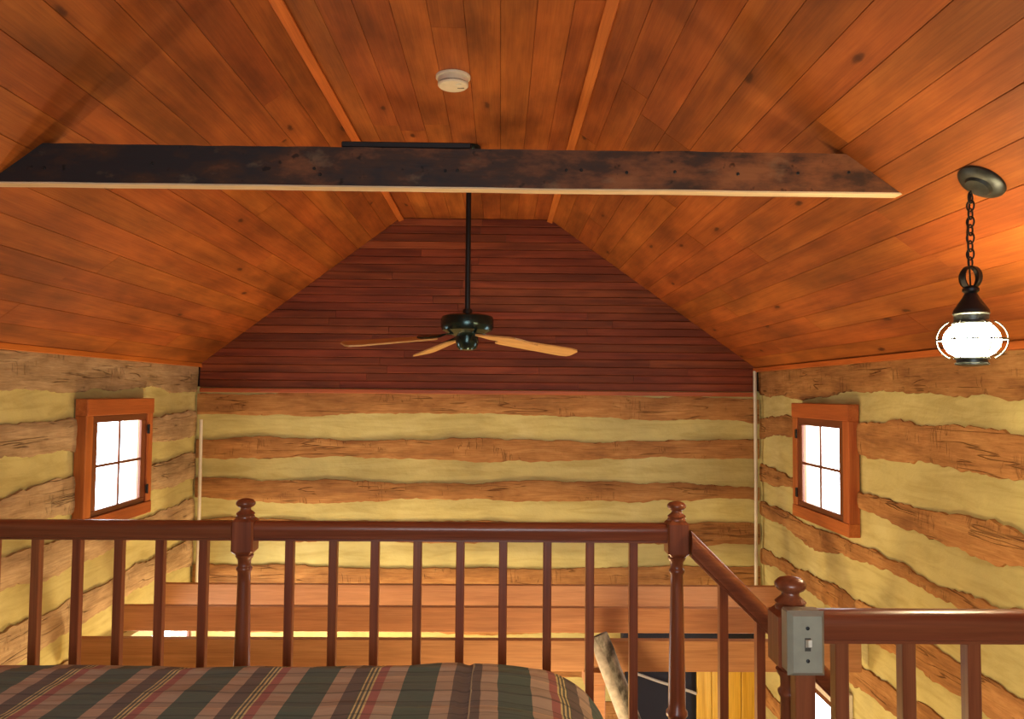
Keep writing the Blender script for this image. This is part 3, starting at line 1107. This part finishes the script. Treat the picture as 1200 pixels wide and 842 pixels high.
def newel(loc, label):
    p = empty('newel_post', loc, label, 'newel post', 'turned newel posts of the railing')
    rm = M['rail']['z']
    mesh('finial', *lathe([(0.029, 0.905), (0.030, 0.909), (0.027, 0.914), (0.030, 0.919), (0.024, 0.925), (0.017, 0.931), (0.0165, 0.937), (0.026, 0.943),
                           (0.0305, 0.949), (0.030, 0.956), (0.023, 0.963), (0.010, 0.967), (0.001, 0.968)], 28), rm, p, smooth=60)
    mesh('block', *block_data(0.035, 0.790, 0.908, 0.012), rm, p)
    mesh('turned_shaft', *lathe([(0.023, 0.792), (0.029, 0.787), (0.027, 0.780), (0.0215, 0.773), (0.020, 0.755), (0.021, 0.751), (0.0255, 0.746), (0.0245, 0.739), (0.0205, 0.733),
                                 (0.0205, 0.70), (0.0235, 0.55), (0.0265, 0.42), (0.0275, 0.34), (0.0275, 0.305), (0.034, 0.297), (0.034, 0.285), (0.027, 0.276),
                                 (0.024, 0.262), (0.029, 0.252), (0.032, 0.246)], 28), rm, p, smooth=50)
    mesh('base_block', *block_data(0.035, 0.0, 0.25, 0.010), rm, p)
    return p


newel((-0.820, RY, 0), 'newel post left of centre in the main railing above the bed')
newel((0.577, RY, 0), 'reddish corner newel post where the stair handrail starts')
np3 = newel((0.576, NY, -0.012), 'nearest newel post, carrying the light switch')

RAILP = [(-0.020, 0.0), (-0.020, 0.006), (-0.024, 0.008), (-0.025, 0.020), (-0.030, 0.034), (-0.030, 0.046), (-0.024, 0.055), (-0.012, 0.060), (0.012, 0.060),
         (0.024, 0.055), (0.030, 0.046), (0.030, 0.034), (0.025, 0.020), (0.024, 0.008), (0.020, 0.006), (0.020, 0.0)]
bal_cache = {}


def baluster(parent, x, y, z0, z1, w=0.0135):
    key = round(z1 - z0, 3)
    if key not in bal_cache:
        v, f = boxdata(-w, w, -w, w, 0, z1 - z0, 0.002)
        o = mesh('baluster', v, f, M['rail']['z'], parent)
        bal_cache[key] = o.data
    else:
        o = link('baluster', bal_cache[key], None, parent)
    o.location = (x, y, z0)
    return o


def rail_x(name, x0, x1, y, ztop, bals, label):
    r = empty(name, ((x0 + x1) / 2, y, 0), label, 'railing', 'loft railing sections')
    Lh = x1 - x0
    V, F = prism(RAILP, (-Lh / 2, 0, ztop - 0.060), (0, 1, 0), (0, 0, 1), (1, 0, 0), Lh)
    mesh('handrail', V, F, M['rail']['x'], r, smooth=50)
    for bx_ in bals:
        baluster(r, bx_ - (x0 + x1) / 2, 0, 0, ztop - 0.054)
    V, F = boxdata(-Lh / 2, Lh / 2, -0.022, 0.022, 0.0, 0.0)
    return r


rail_x('loft_railing', XL + 0.03, -0.8555, RY, 0.895, [-2.02, -1.885, -1.75, -1.617, -1.482, -1.352, -1.219, -1.088, -0.949],
       'dark wooden railing section running from the left wall to first newel')
rail_x('loft_railing', -0.7845, 0.5415, RY, 0.895, [-0.674, -0.534, -0.400, -0.263, -0.125, 0.013, 0.156, 0.294, 0.435],
       'wooden railing section with nine balusters between the two far newels')
rail_x('loft_railing', 0.6115, XR - 0.03, NY, 0.891, [0.672, 0.804, 0.933, 1.062, 1.191, 1.32, 1.45, 1.58, 1.71, 1.84],
       'nearest railing section from switch post to the right wall')

# stair handrail, falling to the right
sr_ = empty('stair_railing', (0.60, 2.47, 0), 'handrail with balusters sloping down the stairs from corner newel', 'railing', 'loft railing sections')
dx = 1.0
th = math.atan(0.985)
dirv = Vector((math.cos(th), 0, -math.sin(th)))
upv = Vector((math.sin(th), 0, math.cos(th)))
start = Vector((0.015, 0, 0.878)) - upv * 0.060
lenr = 0.50 / math.cos(th)
V, F = prism(RAILP, start, (0, 1, 0), upv, dirv, lenr)
# local frame with the grain along x
V = [tuple(Vector(p) + dirv * ((0.0135 - p[0]) / dirv.x)) if i < len(RAILP) else p for i, p in enumerate(V)]   # plumb cut at the newel
o = mesh('handrail', V, F, M['rail']['x'], sr_, smooth=50)
for bx_ in (0.718, 0.836, 0.962, 1.085):
    top = 0.893 - (bx_ - 0.60) * 0.985 - 0.060 / math.cos(th) + 0.004
    w = 0.0135
    bot = -(bx_ - 0.62) * 0.985 + 0.016
    v, f = boxdata(-w, w, -w, w, bot, top, 0.0)
    v = [(x, y, z - x * 0.985) for x, y, z in v]
    o = mesh('baluster', v, f, M['rail']['z'], sr_)
    o.location = (bx_ - 0.60, 0, 0)

# staircase under it (below the frame)
st = empty('staircase', (0.62, 2.0, ZG), 'wooden staircase going down to the right between the railings', 'staircase')
for k in range(6):
    zt_ = -0.21 * (k + 1) - ZG
    box('tread', 0.01 + 0.213 * k, 0.01 + 0.213 * (k + 1) + 0.02, -0.42, 0.42, zt_ - 0.03, zt_, M['floor'], st, 0.003)
for yy in (-0.44, 0.43):
    V, F = prism([(0.0, -0.28), (0.0, 0.0), (1.32, -1.30), (1.32, -1.58)], (0, yy, -ZG), (1, 0, 0), (0, 0, 1), (0, 1, 0), 0.03)
    mesh('stringer', V, F, M['rail']['x'], st)

# ------------------------------------------------------------------ light switch on the near newel
sw = empty('light_switch', (0.577, NY - 0.0355, 0.849), 'toggle light switch in a grey metal box on the nearest newel', 'light switch')


def frustum(x0, x1, z0, z1, yb, yf, ins):
    V = [(x0, yb, z0), (x1, yb, z0), (x1, yb, z1), (x0, yb, z1),
         (x0 + ins, yf, z0 + ins), (x1 - ins, yf, z0 + ins), (x1 - ins, yf, z1 - ins), (x0 + ins, yf, z1 - ins)]
    F = [(3, 2, 1, 0), (4, 5, 6, 7), (0, 1, 5, 4), (1, 2, 6, 5), (2, 3, 7, 6), (3, 0, 4, 7)]
    return V, F


mesh('switch_box', *boxdata(-0.033, 0.033, -0.036, 0.0, -0.058, 0.058, 0.003), M['switch_metal'], sw)
mesh('cover_plate', *frustum(-0.035, 0.035, -0.060, 0.060, -0.036, -0.046, 0.008), M['switch_metal'], sw)
mesh('toggle_slot', *boxdata(-0.0055, 0.0055, -0.0468, -0.044, -0.012, 0.012), M['slot'], sw)
tv, tf = frustum(-0.0045, 0.0045, -0.006, 0.009, -0.045, -0.058, 0.0012)
tv = [(x, y, z + (0.004 if y < -0.05 else 0)) for x, y, z in tv]
mesh('toggle', tv, tf, M['toggle'], sw)
for s in (-1, 1):
    v, f = lathe([(0.0035, 0.045), (0.0035, 0.0475), (0.002, 0.0485)], 12)
    v = [(a, -c, b + s * 0.030) for a, b, c in v]
    mesh('screw', v, f, M['iron'], sw, smooth=40)
mesh('wire_cover', *boxdata(-0.017, 0.021, -0.030, -0.002, -0.82, -0.056, 0.002), M['rail']['z'], sw)

# ------------------------------------------------------------------ birch pole and post beyond the railing
p0, p1 = Vector((0.535, 4.08, 0.05)), Vector((1.43, 3.55, ZG + 0.04))
pts, rad = [], []
for k in range(29):
    t = k / 28
    p = p0.lerp(p1, t)
    pts.append((p.x + 0.012 * fbm(t * 5, 1, 1), p.y + 0.012 * fbm(t * 5, 2, 1), p.z))
    rad.append(0.044 + 0.02 * t + 0.006 * fbm(t * 9, 3, 1))
pole = empty('birch_pole', p1, 'grey barked birch pole leaning on the nearest joist', 'pole')
v, f = tube([tuple(Vector(p) - p1) for p in pts], rad, 14)
mesh('bark', v, f, M['bark'], pole, smooth=60)
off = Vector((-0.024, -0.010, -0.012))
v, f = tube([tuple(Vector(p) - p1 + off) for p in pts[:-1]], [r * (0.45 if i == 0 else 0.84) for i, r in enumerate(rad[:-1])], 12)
o = mesh('lit_side', v, f, M['birch_lit'], pole, smooth=60)  # second, lighter tube paints in the light on the pole's left side
o['label'] = 'white left side of the pole, its lit side painted in'
ps = empty('support_post', (0.525, 4.20, ZG), 'orange wooden post under the nearest joist beside the birch pole', 'post')
mesh('post_shaft', *boxdata(-0.05, 0.05, -0.05, 0.05, 0, -ZG - 0.235, 0.004), M['joist'], ps)
mesh('post_cap', *boxdata(-0.065, 0.065, -0.06, 0.06, -ZG - 0.235, -ZG - 0.165, 0.004), M['joist'], ps)

# ------------------------------------------------------------------ bed and plaid bedspread
bed = empty('bed', (-0.80, 1.3, 0), 'low bed under the plaid bedspread at the foot of the railing', 'bed')
mesh('mattress', *boxdata(-1.06, 0.97, -0.93, 0.90, 0.30, 0.495, 0.07), M['mattress'], bed)
mesh('box_spring', *boxdata(-1.06, 0.97, -0.93, 0.90, 0.14, 0.298, 0.02), M['mattress'], bed)
for (sx_, sy_) in ((-1, -1), (1, -1), (-1, 1), (1, 1)):
    v, f = lathe([(0.022, 0), (0.03, 0.02), (0.03, 0.14)], 14)
    o = mesh('leg', v, f, M['rail']['z'], bed, smooth=40)
    o.location = (sx_ * 0.88 - 0.04, sy_ * 0.82, 0)


def spline(pts, n):
    out = []
    P = [Vector(p) for p in pts]
    P = [2 * P[0] - P[1]] + P + [2 * P[-1] - P[-2]]
    for i in range(1, len(P) - 2):
        for k in range(n):
            t = k / n
            a, b, c, d = P[i - 1], P[i], P[i + 1], P[i + 2]
            out.append(0.5 * ((2 * b) + (c - a) * t + (2 * a - 5 * b + 4 * c - d) * t * t + (3 * b - a - 3 * c + d) * t ** 3))
    out.append(P[-2])
    return out


cs = spline([(-2.0, 0.16), (-1.98, 0.40), (-1.90, 0.50), (-1.65, 0.546), (-1.2, 0.550), (-0.8, 0.552), (-0.45, 0.555), (-0.25, 0.558), (-0.08, 0.562), (0.04, 0.556), (0.136, 0.540),
             (0.215, 0.500), (0.270, 0.448), (0.305, 0.385), (0.325, 0.29), (0.335, 0.16)], 12)
ts = spline([(0.25, 0.0), (0.3, 0.8), (0.40, 1.0), (0.9, 1.0), (1.4, 1.0), (1.8, 1.0), (2.05, 1.0), (2.16, 0.985), (2.24, 0.93), (2.29, 0.82), (2.315, 0.62), (2.325, 0.30), (2.33, 0.0)], 10)
arc_s = [0.0]
for i in range(1, len(cs)):
    arc_s.append(arc_s[-1] + (cs[i] - cs[i - 1]).length)
seam_i = min(range(len(cs)), key=lambda i: abs(cs[i].x + 0.085) if cs[i].y > 0.5 else 9)
arc_t = [0.0]
for i in range(1, len(ts)):
    arc_t.append(arc_t[-1] + math.hypot(ts[i].x - ts[i - 1].x, 0.4 * (ts[i].y - ts[i - 1].y)))
V, F, UV = [], [], []
for i, c in enumerate(cs):
    for j, t in enumerate(ts):
        z_ = 0.14 + (c.y - 0.14) * t.y
        wr = 0.006 * fbm(c.x * 1.5, t.x * 16, 0.5) + 0.004 * fbm(c.x * 6, t.x * 6, 4.5)
        crease = -0.007 * math.exp(-((c.x + 0.085) / 0.012) ** 2)
        V.append((c.x + 0.5 * wr, t.x + 0.3 * wr, z_ + (wr + crease) * (1 if t.y > 0.3 else 0.2) + 0.0))
        UV.append((arc_s[i] - arc_s[seam_i], arc_t[j]))
nt_ = len(ts)
for i in range(len(cs) - 1):
    for j in range(nt_ - 1):
        F.append((i * nt_ + j, (i + 1) * nt_ + j, (i + 1) * nt_ + j + 1, i * nt_ + j + 1))
bs = empty('bedspread', (0, 0, 0), 'green, tan and red plaid bedspread draped over the bed', 'bedspread')
cov = mesh('cover', V, F, M['plaid'], bs, smooth=180)
uvl = cov.data.uv_layers.new(name='UVMap')
for lp in cov.data.loops:
    uvl.data[lp.index].uv = UV[lp.vertex_index]
sp = []
for j in range(nt_):
    v_ = V[seam_i * nt_ + j]
    sp.append((v_[0] + 0.012, v_[1], v_[2] + 0.003))
mesh('seam_piping', *tube(sp, 0.003, 6), M['piping'], bs, smooth=180)
